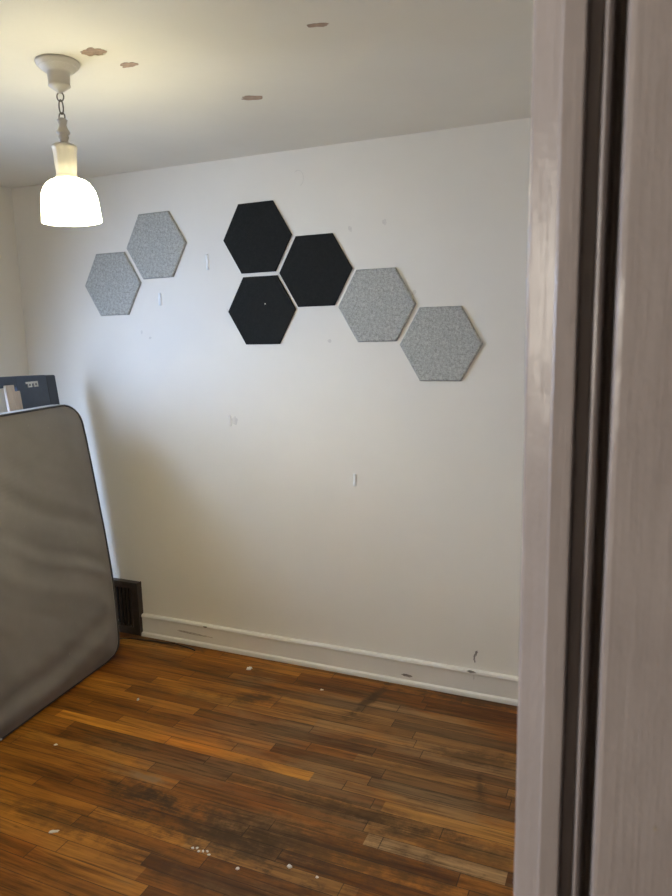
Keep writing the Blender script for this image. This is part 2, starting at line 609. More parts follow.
struct(link_mesh('floor_hall', boxes((XR + T, 0.85, hy0, YF, -0.10, 0.0)), M_floor), 'hallway floor')
struct(link_mesh('ceiling_hall', boxes((XR + T, 0.85, hy0, YF, ZC, ZC + 0.10)), M_ceil), 'hallway ceiling')

# window in the left wall (outside the frame of the photo, source of the daylight)
win = struct(link_mesh('window_1', boxes(
    (XL - TL, XL + 0.005, WY0, WY0 + 0.03, WZ0, WZ1), (XL - TL, XL + 0.005, WY1 - 0.03, WY1, WZ0, WZ1),
    (XL - TL, XL + 0.005, WY0 + 0.03, WY1 - 0.03, WZ1 - 0.03, WZ1), (XL - TL, XL + 0.03, WY0 + 0.03, WY1 - 0.03, WZ0, WZ0 + 0.025),
    (XL - 0.040, XL - 0.010, WY0 + 0.03, WY1 - 0.03, 1.46, 1.50)), M_window), 'white sash window in the left wall')
_bm = bmesh.new()  # unseen slats added to go with the tilted daylight lights
for _k in range(4):
    _z = WZ0 + 0.05 + 0.30 * _k
    box(_bm, XL + 0.004, XL + 0.060, WY0 + 0.035, WY1 - 0.035, _z - 0.012, _z - 0.009)
link_mesh('added_blind', _bm, M_window, win)
link_mesh('pane', boxes((XL - 0.027, XL - 0.023, WY0 + 0.03, WY1 - 0.03, WZ0 + 0.025, WZ1 - 0.03)), M_pane, win)

# baseboard on the back wall: flat board, rounded cap bead, shoe moulding
BX0 = -2.468


def baseboard_profile(h=0.124):
    y = YB
    p = [(y, 0.0), (y - 0.030, 0.0), (y - 0.030, 0.010), (y - 0.0275, 0.0175), (y - 0.021, 0.0215), (y - 0.0165, 0.0225),
         (y - 0.0165, h - 0.020), (y - 0.0205, h - 0.017), (y - 0.0215, h - 0.010), (y - 0.0185, h - 0.003), (y - 0.012, h), (y, h)]
    return p


bb = struct(link_mesh('baseboard_back', extrude_profile(baseboard_profile(), 'x', BX0, XR, nseg=60, jitter=0.0006), M_base),
            'scuffed white baseboard along the back wall')
pl = [(XL, 0.0), (XL + 0.030, 0.0), (XL + 0.0275, 0.0175), (XL + 0.0165, 0.0225), (XL + 0.0165, 0.104), (XL + 0.0215, 0.114), (XL + 0.012, 0.124), (XL, 0.124)]
struct(link_mesh('baseboard_left', extrude_profile(pl, 'y', YF, YB, nseg=1), M_base), 'white baseboard along the left wall')
pr = [(XR - (x - XL), z) for x, z in pl]
struct(link_mesh('baseboard_right', extrude_profile(pr, 'y', YF, YB - 0.035, nseg=1), M_base), 'white baseboard along the right wall')


# small marks that belong to the wall and the baseboard
def blob(name, cx, cz, rx, rz, y, mat, parent, seed, ang=0.0, thick=0.0006, n=22, rag=0.45):
    bm = bmesh.new()
    pts = []
    for k in range(n):
        a = 2 * math.pi * k / n
        s = 1 + rag * noise.noise(Vector((math.cos(a) * 1.7 + seed * 5.1, math.sin(a) * 1.7, seed)))
        dx, dz = math.cos(a) * rx * s, math.sin(a) * rz * s
        pts.append((cx + dx * math.cos(ang) - dz * math.sin(ang), cz + dx * math.sin(ang) + dz * math.cos(ang)))
    f = [bm.verts.new((x, y - thick, z)) for x, z in pts]
    b = [bm.verts.new((x, y, z)) for x, z in pts]
    bm.faces.new(f)
    bm.faces.new(b[::-1])
    for k in range(n):
        bm.faces.new((f[k], b[k], b[(k + 1) % n], f[(k + 1) % n]))
    bmesh.ops.recalc_face_normals(bm, faces=bm.faces)
    return link_mesh(name, bm, mat, parent)


blob('scuff_mark', -0.616, 0.203, 0.0055, 0.013, YB, M_scuff, wall_back, 1, -0.5, rag=0.9)
blob('scuff_mark', -0.624, 0.181, 0.0050, 0.014, YB, M_scuff, wall_back, 8, -0.1, rag=0.9)
blob('scuff_mark', -0.622, 0.164, 0.0030, 0.007, YB, M_scuff, wall_back, 9, 0.2, rag=0.9)
blob('scuff_mark', -0.632, 0.120, 0.018, 0.006, YB - 0.0212, M_scuff, bb, 2)
blob('scuff_mark', -0.622, 0.095, 0.003, 0.016, YB - 0.0165, M_faint, bb, 3)
blob('scuff_mark', -0.935, 0.044, 0.026, 0.007, YB - 0.0165, M_scuff, bb, 4, -0.05)
blob('scuff_mark', -2.050, 0.114, 0.012, 0.0045, YB - 0.0212, M_scuff, bb, 5)
blob('scuff_mark', -2.150, 0.062, 0.085, 0.006, YB - 0.0165, M_smear, bb, 6, -0.03)
blob('scuff_mark', -2.06, 0.060, 0.05, 0.004, YB - 0.0165, M_smear, bb, 7, -0.03)
for i, (x, z, rx, rz) in enumerate(((-1.405, 2.052, .010, .012), (-1.19, 2.085, .008, .014), (-1.03, 2.10, .009, .012),
                                    (-0.90, 1.80, .012, .009), (-1.30, 1.60, .008, .010), (-2.35, 1.66, .010, .006),
                                    (-2.30, 1.63, .006, .008), (-1.83, 1.75, .012, .006), (-1.82, 1.22, .018, .018))):
    blob('filled_hole', x, z, rx, rz, YB, M_faint, wall_back, 11 + i, 0.3 * i, 0.0004)
# curved pencil-like scratch near the ceiling
pts = [(-1.434 + 0.026 * math.cos(a), YB - 0.0004, 2.318 + 0.034 * math.sin(a)) for a in [math.radians(-70 + 8 * k) for k in range(26)]]
link_mesh('scratch', tube(pts, 0.0011, 5), M_faint, wall_back)

# doorway: jamb, stop and moulded hall-side casing on the right of the opening
# plan profile seen from the hall (x, y); swept along z
stop = [(-0.0728, 0.5060), (-0.0740, 0.5085), (-0.0740, 0.5345), (-0.051, 0.5345), (-0.051, 0.4962), (-0.0535, 0.4960), (-0.0710, 0.5045)]
struct(link_mesh('trim_1', extrude_profile(stop, 'z', 0, OPZ - 0.02, nseg=300, jitter=0.0005, seed=2), M_trim, smooth=False), 'painted door stop on the jamb')
jamb = [(-0.0500, 0.4680), (-0.0515, 0.4698), (-0.0515, YF), (-0.0125, YF), (-0.0125, 0.4900), (-0.0375, 0.4900), (-0.0375, 0.4688), (-0.0382, 0.4680)]
struct(link_mesh('trim_2', extrude_profile(jamb, 'z', 0, OPZ - 0.02, nseg=300, jitter=0.0004, seed=9), M_trim), 'painted door jamb edge')


def casing_pts():
    yf, yb = 0.4455, 0.4895
    p = [(-0.0365, yb), (-0.0365, yb - 0.002), (-0.0300, yb - 0.003), (-0.0270, yb - 0.006)]
    # quirk bead whose round turns away to the right
    p += [(-0.0266, 0.4590), (-0.0260, 0.4560), (-0.0250, 0.4553), (-0.0238, 0.4562), (-0.0228, 0.4585), (-0.0222, 0.4625)]
    # second cove
    p += [(-0.0220, yb - 0.007), (-0.0200, yb - 0.003), (-0.0170, yb - 0.006), (-0.0152, 0.4620), (-0.0142, 0.4500), (-0.0128, 0.4466), (-0.0100, yf)]
    # flat face and outer edge
    p += [(0.030, yf), (0.080, yf), (0.0835, yf + 0.003), (0.0835, 0.4499), (-0.0121, 0.4499), (-0.0121, yb)]
    return p


cas = struct(link_mesh('trim_3', extrude_profile(casing_pts(), 'z', 0, OPZ + 0.06, nseg=120, jitter=0.00025, seed=5), M_trim), 'moulded door casing beside the camera')
# tiny nail hole in the casing
blob('nail_hole', 0.0225, 1.332, 0.0010, 0.0017, 0.4455, M_scuff, cas, 4, 0.3, 0.0003)
# left side and head of the same doorway
struct(link_mesh('trim_4', boxes((OPX0 + 0.001, OPX0 + 0.020, YH - 0.002, YF, 0, OPZ - 0.02), (OPX0 + 0.02, OPX0 + 0.042, 0.4975, 0.5345, 0, OPZ - 0.02),
                                 (OPX0 - 0.10, OPX0 - 0.001, 0.430, YH, 0, OPZ + 0.06)), M_trim), 'left side of the doorway')
struct(link_mesh('trim_5', boxes((OPX0 + 0.001, OPX1 - 0.001, YH - 0.002, YF, OPZ - 0.02, OPZ - 0.001)), M_trim), 'head of the doorway')


# ------------------------------------------------------------------ hexagonal acoustic panels
def hex_panel(cx, cz, mat, rot=0.0, thick=0.010, bev=0.004):
    R = 0.181
    bm = bmesh.new()
    ang = [math.radians(60 * k + rot) for k in range(6)]
    back = [bm.verts.new((R * math.cos(a), -0.0005, R * math.sin(a))) for a in ang]
    mid = [bm.verts.new((R * math.cos(a), -(thick - bev), R * math.sin(a))) for a in ang]
    fr = [bm.verts.new(((R - bev) * math.cos(a), -thick, (R - bev) * math.sin(a))) for a in ang]
    for A, B in ((back, mid), (mid, fr)):
        for k in range(6):
            bm.faces.new((A[k], A[(k + 1) % 6], B[(k + 1) % 6], B[k]))
    bm.faces.new(fr)
    bm.faces.new(back[::-1])
    bmesh.ops.recalc_face_normals(bm, faces=bm.faces)
    bmesh.ops.bevel(bm, geom=[e for e in bm.edges if abs(e.verts[0].co.y + thick) < 1e-4 and abs(e.verts[1].co.y + thick) < 1e-4],
                    offset=0.0015, segments=2, affect='EDGES')
    return link_mesh('acoustic_panel', bm, mat, None, False, (cx, YB, cz))


GB = 'hexagonal acoustic panels on the back wall'
panels = [
    (-2.511, 1.906, M_feltg, 0.0, 'grey felt hexagonal wall panel, nearest the left corner under the hanging lamp'),
    (-2.224, 2.080, M_feltg, 0.6, 'grey felt hexagonal wall panel of the left pair, the upper one'),
    (-1.653, 2.078, M_feltk, 0.4, 'black hexagonal wall panel at the top left of the black three'),
    (-1.644, 1.747, M_feltk, 0.2, 'black hexagonal wall panel, lowest of the black three, with a white speck'),
    (-1.361, 1.914, M_feltk, 0.4, 'black hexagonal wall panel beside the grey right pair, rightmost of the black three'),
    (-1.070, 1.751, M_feltg, 0.3, 'grey felt hexagonal wall panel just below right of the black three'),
    (-0.783, 1.580, M_feltg, 0.0, 'grey felt hexagonal wall panel at the lower right end, nearest the door casing'),
]
for i, (x, z, m, rot, lab) in enumerate(panels):
    thick, bev = (0.012, 0.006) if m is M_feltg else (0.008, 0.002)
    o = hex_panel(x, z, m, rot, thick, bev)
    tag(o, lab, 'wall panel', GB)
    if i == 3:
        bm = lathe([(0.0, 0.002), (0.0022, 0.0016), (0.0032, 0.0), (0.003, -0.001)], 12)
        pin = link_mesh('pin', bm, M_strip, o, True, (0.023, -0.008, 0.030))
        pin.rotation_euler = (math.radians(90), 0, 0)
        pin['label'] = 'white pin head'

# ------------------------------------------------------------------ peeling adhesive strips left on the wall


def strip(x, z, w, h, tilt, lift, lab, mat=None):
    bm = bmesh.new()
    rows = []
    n = 8
    for i in range(n + 1):
        v = i / n
        yy = -0.0012 - lift * max(0, v - 0.35) ** 2
        wob = 0.0009 * math.sin(9 * v + x * 40)
        rows.append([bm.verts.new((-w / 2 + wob, yy, v * h)), bm.verts.new((w / 2 + wob * 0.4, yy - lift * 0.12 * v, v * h)),
                     bm.verts.new((w / 2 + wob * 0.4, yy - lift * 0.12 * v + 0.0011, v * h)), bm.verts.new((-w / 2 + wob, yy + 0.0011, v * h))])
    for i in range(n):
        for k in range(4):
            bm.faces.new((rows[i][k], rows[i][(k + 1) % 4], rows[i + 1][(k + 1) % 4], rows[i + 1][k]))
    bm.faces.new(rows[0][::-1])
    bm.faces.new(rows[-1])
    bmesh.ops.recalc_face_normals(bm, faces=bm.faces)
    o = link_mesh('adhesive_strip', bm, mat or M_strip, None, True, (x, YB, z))
    o.rotation_euler = (0, tilt, 0)
    return tag(o, lab, 'adhesive strip', 'adhesive strips left on the back wall')


strip(-2.224, 1.790, 0.017, 0.062, 0.05, 0.007, 'white adhesive strip peeling off the wall below the left pair of grey panels')
strip(-1.932, 1.950, 0.013, 0.072, 0.0, 0.004, 'faint white adhesive strip on the wall between grey pair and black panels')
strip(-1.846, 1.190, 0.014, 0.055, 0.0, 0.003, 'faint white adhesive strip low on the wall, left of centre', M_wall)
strip(-1.190, 0.932, 0.015, 0.060, 0.06, 0.009, 'white adhesive strip peeling off the wall low in the middle, below the panels')

# ------------------------------------------------------------------ peeled paint patches on the ceiling
random.seed(4)


def ceiling_patch(x, y, rx, ry, ang, seed, lab, flap=0.0):
    n = 30
    bm = bmesh.new()
    pts = []
    for k in range(n):
        a = 2 * math.pi * k / n
        s = 1 + 0.55 * noise.noise(Vector((math.cos(a) * 1.5, math.sin(a) * 1.5, seed * 3.3))) + 0.25 * noise.noise(Vector((math.cos(a) * 5, math.sin(a) * 5, seed)))
        px, py = math.cos(a) * rx * s, math.sin(a) * ry * s
        pts.append((px * math.cos(ang) - py * math.sin(ang), px * math.sin(ang) + py * math.cos(ang)))
    f = [bm.verts.new((px, py, -0.0012)) for px, py in pts]
    b = [bm.verts.new((px, py, 0.0)) for px, py in pts]
    bm.faces.new(f)
    bm.faces.new(b[::-1])
    for k in range(n):
        bm.faces.new((f[k], b[k], b[(k + 1) % n], f[(k + 1) % n]))
    bmesh.ops.recalc_face_normals(bm, faces=bm.faces)
    o = link_mesh('peeled_paint_patch', bm, M_patch, None, False, (x, y, ZC))
    tag(o, lab, 'peeled patch', 'peeled paint patches on the ceiling')
    # curled flake of paint still hanging along one side
    if flap:
        fb = bmesh.new()
        ks = range(3, 15)
        rows = []
        for k in ks:
            px, py = pts[k]
            c = Vector((px, py, -0.001))
            d = Vector((px, py, 0)).normalized() if (px or py) else Vector((1, 0, 0))
            t = math.sin((k - 3) / 11 * math.pi)
            rows.append([fb.verts.new(c + d * 0.004), fb.verts.new(c - d * 0.004 * t + Vector((0, 0, -flap * 0.6 * t))),
                         fb.verts.new(c - d * 0.003 * t + Vector((0, 0, -flap * t - 0.0004)))])
        for i in range(len(rows) - 1):
            for k in range(2):
                fb.faces.new((rows[i][k], rows[i][k + 1], rows[i + 1][k + 1], rows[i + 1][k]))
        link_mesh('paint_flake', fb, M_ceil, o)
    return o


ceiling_patch(-1.459, 1.699, 0.040, 0.024, -0.1, 1, 'brown peeled patch on the ceiling right beside the lamp canopy', 0.003)
ceiling_patch(-1.434, 1.822, 0.030, 0.017, -0.15, 2, 'brown peeled patch on the ceiling, second from the lamp canopy')
ceiling_patch(-1.259, 2.251, 0.042, 0.019, 0.25, 3, 'tan peeled patch on the ceiling closest to the back wall')
ceiling_patch(-0.816, 1.822, 0.028, 0.012, 0.35, 6, 'small brown peeled patch on the ceiling farthest right from the lamp')

# ------------------------------------------------------------------ pendant lamp
LX, LY = -1.602, 1.710
lamp = tag(empty('pendant_light', (LX, LY, ZC)), 'lit pendant lamp with white glass bell shade hanging on a chain', 'lamp')
canopy = [(0.0, 0.0), (0.061, 0.0), (0.0625, -0.004), (0.061, -0.009), (0.0575, -0.0105), (0.0570, -0.0145), (0.0545, -0.0160), (0.050, -0.0170), (0.0490, -0.0215), (0.044, -0.0235), (0.0425, -0.0265),
          (0.036, -0.0275), (0.0335, -0.030), (0.0315, -0.034), (0.0300, -0.062), (0.0315, -0.064), (0.0315, -0.067), (0.024, -0.072),
          (0.015, -0.079), (0.008, -0.083), (0.006, -0.086), (0.0, -0.087)]
link_mesh('canopy', lathe(canopy, 48), M_fixture, lamp, True)


def ring_pts(a, b, z, rot, n=20):
    out = []
    for k in range(n):
        t = 2 * math.pi * k / n
        x = a * math.cos(t)
        out.append((x * math.cos(rot), x * math.sin(rot), z + b * math.sin(t)))
    return out


z = -0.083
for (a, b, rot) in ((0.0105, 0.0125, 0.3), (0.0070, 0.0200, 1.35), (0.0095, 0.0115, 0.2)):
    link_mesh('chain_link', tube(ring_pts(a, b, z - b, rot), 0.0020, 8, True), M_chain, lamp, True)
    z -= 2 * b - 0.0042
zt = z + 0.004       # top of the stem
stem = [(0.0, zt), (0.0085, zt), (0.0110, zt - 0.003), (0.0150, zt - 0.006), (0.0130, zt - 0.012), (0.0105, zt - 0.020), (0.0130, zt - 0.028),
        (0.0180, zt - 0.037), (0.0200, zt - 0.041), (0.0180, zt - 0.045), (0.0125, zt - 0.048), (0.0150, zt - 0.052), (0.0150, zt - 0.057),
        (0.0120, zt - 0.060), (0.012, -0.2295), (0.0, -0.2295)]
link_mesh('stem', lathe(stem, 32), M_fixture, lamp, True)
hold = [(0.0, -0.224), (0.018, -0.225), (0.028, -0.228), (0.0345, -0.232), (0.0365, -0.237), (0.0340, -0.242), (0.0320, -0.250), (0.0305, -0.275),
        (0.0290, -0.300), (0.0285, -0.312), (0.031, -0.318), (0.0345, -0.324), (0.0345, -0.334), (0.0, -0.334)]
link_mesh('shade_holder', lathe(hold, 64, lambda a, zz: 1.0 + (0.045 * math.cos(8 * a) if -0.311 < zz < -0.241 else 0.0)), M_fixture, lamp, True)
sh_o = [(0.0325, -0.326), (0.040, -0.3275), (0.051, -0.332), (0.062, -0.340), (0.071, -0.352), (0.0775, -0.366), (0.0810, -0.382), (0.0830, -0.400),
        (0.0842, -0.422), (0.0860, -0.444), (0.0868, -0.450)]
sh_i = [(r - 0.003, zz - (0.003 if zz > -0.34 else 0.0)) for r, zz in reversed(sh_o)]
bm = bmesh.new()
prof = sh_o + sh_i
n = 64
rings = [[bm.verts.new((r * math.cos(2 * math.pi * k / n), r * math.sin(2 * math.pi * k / n), zz)) for k in range(n)] for r, zz in prof]
for i in range(len(rings)):
    A, B = rings[i], rings[(i + 1) % len(rings)]
    for k in range(n):
        bm.faces.new((A[k], A[(k + 1) % n], B[(k + 1) % n], B[k]))
bmesh.ops.recalc_face_normals(bm, faces=bm.faces)
shade = tag(link_mesh('lamp_shade', bm, M_shade, lamp, True), 'glowing white opal glass bell shade')
TILT = Matrix.Translation((0, 0, -0.314)) @ Matrix.Rotation(math.radians(-2.2), 4, Vector((-0.4, 0.9, 0))) @ Matrix.Translation((0, 0, 0.314))
shade.data.transform(TILT)
bulb = [(0.0, -0.3345), (0.013, -0.3355), (0.013, -0.345), (0.020, -0.360), (0.027, -0.380), (0.029, -0.396), (0.025, -0.412), (0.015, -0.423), (0.0, -0.427)]
link_mesh('bulb', lathe(bulb, 32), M_bulb, lamp, True).data.transform(TILT)

# ------------------------------------------------------------------ mattress leaning on its long side
MY0, MY1, MH, MT = 0.80, 2.658, 1.322, 0.16
PROF = [(0.0, -2.428), (0.05, -2.405), (0.10, -2.400), (0.20, -2.399), (0.30, -2.402), (0.40, -2.408), (0.48, -2.413), (0.685, -2.438), (0.89, -2.468),
        (1.14, -2.506), (1.264, -2.530), (1.34, -2.548)]


def xf(zz):
    if zz <= PROF[0][0]:
        return PROF[0][1]
    for (a, b), (c, d) in zip(PROF, PROF[1:]):
        if zz <= c:
            t = (zz - a) / (c - a)
            return b + (d - b) * t
    return PROF[-1][1]


def outline(n_side=26, inset=0.0):
    """rounded rectangle in (y, z), counter-clockwise, inset inwards"""
    y0, y1, z0, z1 = MY0 + inset, MY1 - inset, 0.004 + inset, MH - inset
    pts = []
    for (cy, cz, a0, R) in ((y1, z1, 0, 0.105), (y0, z1, 90, 0.105), (y0, z0, 180, 0.09), (y1, z0, 270, 0.10)):
        R = max(R - inset, 0.012)
        sy = 1 if cy == y1 else -1
        sz = 1 if cz == z1 else -1
        for k in range(9):
            a = math.radians(a0 + 90 * k / 8)
            pts.append((cy - sy * R + R * math.cos(a), cz - sz * R + R * math.sin(a)))
    return pts


def dense(pts, step=0.02):
    out = []
    n = len(pts)
    for i in range(n):
        a, b = Vector(pts[i]), Vector(pts[(i + 1) % n])
        m = max(1, int((b - a).length / step))
        for k in range(m):
            out.append(tuple(a.lerp(b, k / m)))
    return out


def thick_at(zz):
    # the back lies flat against the leaning bed frame
    return xf(zz) - (-2.60 - 0.17 * (zz / 1.45) + 0.036)


def sag(y):
    # the near end of the top edge hangs a little lower
    return -0.035 * max(0.0, (2.62 - y)) * 0.55


def turn(y, zz):
    # the foot of the mattress swings into the room towards its near end
    return 0.062 * min(1.3, max(0.0, (2.56 - y) / 0.69)) * max(0.0, 1 - zz / MH)


def ridge(w, c, s):
    return math.exp(-((w - c) / s) ** 2)


def front_disp(y, zz):
    edge = min(y - MY0, MY1 - y, zz - 0.0, MH - zz)
    k = min(1.0, max(0.0, edge / 0.10))
    k = k * k * (3 - 2 * k)
    w = zz + 0.58 * y + 0.05 * noise.noise(Vector((y * 2.2, zz * 2.2, 1.0)))
    fade = 0.55 + 0.45 * noise.noise(Vector((y * 1.4 + 3, zz * 1.1, 7.0)))
    d = 0.004 * noise.noise(Vector((y * 2.3, zz * 2.6, 0.0)))
    for c, s, a in ((2.47, 0.020, 0.004), (2.36, 0.030, -0.004), (2.27, 0.022, 0.008), (2.20, 0.030, -0.009), (2.115, 0.020, 0.006), (2.03, 0.026, -0.010),
                    (1.97, 0.018, 0.008), (1.83, 0.050, 0.006), (1.70, 0.030, -0.004), (1.60, 0.045, 0.005), (2.62, 0.05, 0.004), (2.78, 0.05, -0.004)):
        fade = 0.5 + 0.9 * noise.noise(Vector((y * 1.6 + c * 9.0, zz * 1.3, c * 5.0)))
        d += 1.8 * a * ridge(w, c, s * 0.85) * fade
    # slouch folds just above the floor
    w2 = zz - 0.16 - 0.16 * (y - 2.1) + 0.04 * noise.noise(Vector((y * 3.0, zz * 3.0, 4.0)))
    d += -0.009 * ridge(w2, 0.0, 0.035) + 0.009 * ridge(w2, -0.075, 0.04) + 0.006 * ridge(w2, 0.09, 0.05)
    d += 0.0016 * noise.noise(Vector((y * 14 + zz * 8, zz * 16, 2.0)))
    return d * k + 0.012 * k


bm = bmesh.new()
uvn = None
outl = dense(outline(), 0.022)
N = len(outl)


def ring_at(scale_inset, xfun):
    o2 = dense(outline(), 0.022)
    return o2


cy, cz = (MY0 + MY1) / 2, MH / 2
front_rings = []
inner_s = [1.0, 0.985, 0.965, 0.94, 0.91] + [0.91 - 0.91 * i / 34 for i in range(1, 34)]
for s in inner_s:
    ring = []
    for (y, zz) in outl:
        yy, z2 = cy + (y - cy) * s, cz + (zz - cz) * s
        ring.append(bm.verts.new((xf(z2) + turn(yy, z2) + front_disp(yy, z2), yy, z2 + sag(yy) * (z2 / MH))))
    front_rings.append(ring)
yc, zc_ = cy, cz
ctr = bm.verts.new((xf(cz) + turn(cy, cz) + front_disp(cy, cz), cy, cz + sag(cy) * 0.5))
for A, B in zip(front_rings, front_rings[1:]):
    for k in range(N):
        bm.faces.new((A[k], A[(k + 1) % N], B[(k + 1) % N], B[k]))
for k in range(N):
    bm.faces.new((front_rings[-1][k], front_rings[-1][(k + 1) % N], ctr))
# border band and back
prev = front_rings[0]
for j in range(1, 9):
    t = j / 8
    out = 0.010 * math.sin(math.pi * t)
    ring = []
    for i, (y, zz) in enumerate(outl):
        a, b = Vector(outl[i - 1]), Vector(outl[(i + 1) % N])
        tg = (b - a).normalized()
        nrm = Vector((tg.y, -tg.x))
        yy, z2 = y + nrm.x * out, max(0.003, zz + nrm.y * out)
        ring.append(bm.verts.new((xf(zz) + turn(y, zz) - thick_at(zz) * t, yy, z2 + sag(y) * (zz / MH) - 0.045 * t * t * (zz / MH) ** 3)))
    for k in range(N):
        f = bm.faces.new((prev[k], ring[k], ring[(k + 1) % N], prev[(k + 1) % N]))
        f.material_index = 1
    prev = ring
bctr = bm.verts.new((xf(cz) + turn(cy, cz) - thick_at(cz), cy, cz))
mid = [bm.verts.new((xf(cz + (zz - cz) * 0.6) + turn(cy + (y - cy) * 0.6, cz + (zz - cz) * 0.6) - thick_at(cz + (zz - cz) * 0.6) - 0.002, cy + (y - cy) * 0.6, cz + (zz - cz) * 0.6)) for (y, zz) in outl]
for k in range(N):
    bm.faces.new((prev[k], mid[k], mid[(k + 1) % N], prev[(k + 1) % N]))
    bm.faces.new((mid[k], bctr, mid[(k + 1) % N]))
bmesh.ops.recalc_face_normals(bm, faces=bm.faces)
mattress = link_mesh('mattress', bm, M_matt, None, True)
mattress.data.materials.append(M_border)
tag(mattress, 'dark grey mattress standing on its long edge, leaning against the blue bed frame', 'mattress')
pp = [(xf(zz) + turn(y, zz) + 0.001, y, max(0.006, zz) + sag(y) * (zz / MH)) for (y, zz) in outl]
tag(link_mesh('piping', tube(pp, 0.0048, 8, True), M_piping, mattress, True), 'charcoal piping around the front edge')
pp = [(xf(zz) + turn(y, zz) - thick_at(zz), y, max(0.006, zz) + sag(y) * (zz / MH) - 0.045 * (zz / MH) ** 3) for (y, zz) in outl]
link_mesh('piping', tube(pp, 0.0048, 8, True), M_piping, mattress, True)
# frayed white thread ends on the seam
for (y, zz, sd) in ((2.668, 0.455, 1), (1.875, 0.012, 2)):
    random.seed(sd)
    bm = bmesh.new()
    base = Vector((xf(zz) + turn(y, zz) + 0.006, y, zz))
    bmesh.ops.create_icosphere(bm, subdivisions=2, radius=0.005, matrix=Matrix.Translation(base))
    for v in bm.verts:
        v.co += noise.noise_vector(v.co * 300) * 0.003
    tag(link_mesh('thread_end', bm, M_strip, mattress), 'white frayed thread end')

# ------------------------------------------------------------------ blue bed frame standing behind the mattress


def lean(x_off, zz):
    return -2.60 - 0.17 * (zz / 1.45) + x_off


FT = 0.040            # board thickness
FY0, FY1 = 0.95, 2.760
frame = tag(empty('bed_frame', (-2.70, 2.0, 0)), 'slate blue bed frame with pale wood slats standing upright behind the mattress', 'bed frame')
FINV = Matrix.Translation((2.70, -2.0, 0))


def slab(name, y0, y1, z0, z1, x0, x1, mat, parent=frame, bev=0.003, slope=0.0):
    """board leaning with the frame; x0..x1 are offsets from its front face"""
    bm = bmesh.new()
    box(bm, x0, x1, y0, y1, z0, z1)
    if bev:
        bevel_all(bm, bev, 2)
    for v in bm.verts:
        v.co.x = lean(v.co.x, v.co.z)
        v.co.z += slope * (v.co.y - FY1) * max(0.0, v.co.z / 1.45)
    o = link_mesh(name, bm, mat, None)
    o.data.transform(FINV)
    o.parent = parent
    return o


slab('top_rail', FY0 + 0.24, FY1 - 0.2575, 1.402, 1.455, -FT, 0.0, M_blue, slope=-0.03)
slab('end_board', FY1 - 0.257, FY1 - 0.066, 0.004, 1.455, -FT, 0.0, M_blue, slope=-0.03)
slab('corner_post', FY1 - 0.066, FY1, 0.004, 1.453, -FT, -0.003, M_bluedk, bev=0.006, slope=-0.03)
slab('end_board', FY0, FY0 + 0.24, 0.004, 1.455, -FT, 0.0, M_blue, slope=-0.03)
slab('bottom_rail', FY0 + 0.24, FY1 - 0.235, 0.004, 0.06, -FT, 0.0, M_blue)
slab('slat', 2.422, 2.4735, 0.06, 1.424, 0.0015, 0.016, M_slat, bev=0.002)
slab('slat', 2.474, 2.506, 0.06, 1.393, 0.0015, 0.013, M_slat, bev=0.002)
for yy in (1.45, 1.80, 2.12):
    slab('slat', yy, yy + 0.06, 0.06, 1.404, -FT, -0.014, M_slat, bev=0.002)
# steel hook plate: a bar with two open hooks below it
bm = bmesh.new()
box(bm, 0.0, 0.004, 2.556, 2.632, 1.421, 1.431)
for yy in (2.566, 2.604):
    box(bm, 0.0, 0.006, yy, yy + 0.008, 1.404, 1.421)
    box(bm, 0.0, 0.006, yy + 0.008, yy + 0.018, 1.404, 1.410)
    box(bm, 0.0, 0.006, yy + 0.018, yy + 0.026, 1.404, 1.421)
for v in bm.verts:
    v.co.x = lean(v.co.x + 0.0005, v.co.z)
o = link_mesh('hook_plate', bm, M_metal, None)
o.data.transform(FINV)
o.parent = frame
tag(o, 'zinc steel plate with two hooks')

# ------------------------------------------------------------------ floor register in the corner
RX0, RX1, RZ, RY = -2.815, -2.470, 0.306, 0.034
reg = tag(empty('heat_register', (-2.64, YB, 0)), 'dark brown metal wall register with vertical louvres in the corner', 'heating vent')
RINV = Matrix.Translation((2.64, -YB, 0))


def regpart(name, bm, mat, lab=None):
    o = link_mesh(name, bm, mat)
    o.data.transform(RINV)
    o.parent = reg
    if lab:
        o['label'] = lab
    return o


bm = boxes((RX0, RX0 + 0.03, YB - RY, YB - 0.001, 0.002, RZ), (RX1 - 0.045, RX1 - 0.004, YB - RY, YB - 0.001, 0.002, RZ),
           (RX0 + 0.03, RX1 - 0.045, YB - RY, YB - 0.001, RZ - 0.035, RZ), (RX0 + 0.03, RX1 - 0.045, YB - RY, YB - 0.001, 0.002, 0.045))
regpart('frame', bm, M_iron)
bm = extrude_profile([(RX1 - 0.004, YB - RY - 0.004), (RX1 + 0.001, YB - RY - 0.004), (RX1 + 0.001, YB - 0.001), (RX1 - 0.004, YB - 0.001)], 'z', 0.002, RZ + 0.002, nseg=24, jitter=0.002, seed=3)
regpart('edge_strip', bm, M_ironedge, 'chipped brown edge strip')
regpart('back_plate', boxes((RX0 + 0.03, RX1 - 0.045, YB - 0.006, YB - 0.001, 0.045, RZ - 0.035)), M_void)
nl = 11
for k in range(nl):
    xx = RX0 + 0.04 + (RX1 - RX0 - 0.10) * k / (nl - 1)
    bm = bmesh.new()
    box(bm, -0.0045, 0.0045, -0.009, 0.009, 0.045, RZ - 0.035)
    bmesh.ops.rotate(bm, verts=bm.verts, cent=(0, 0, 0), matrix=Matrix.Rotation(0.5, 3, 'Z'))
    bmesh.ops.translate(bm, verts=bm.verts, vec=(xx, YB - RY + 0.011, 0))
    regpart('louvre', bm, M_iron)
bm = bmesh.new()
bmesh.ops.create_uvsphere(bm, u_segments=10, v_segments=8, radius=0.005, matrix=Matrix.Translation((-2.62, YB - RY - 0.002, 0.075)))
regpart('damper_knob', bm, M_metal, 'small bright knob')

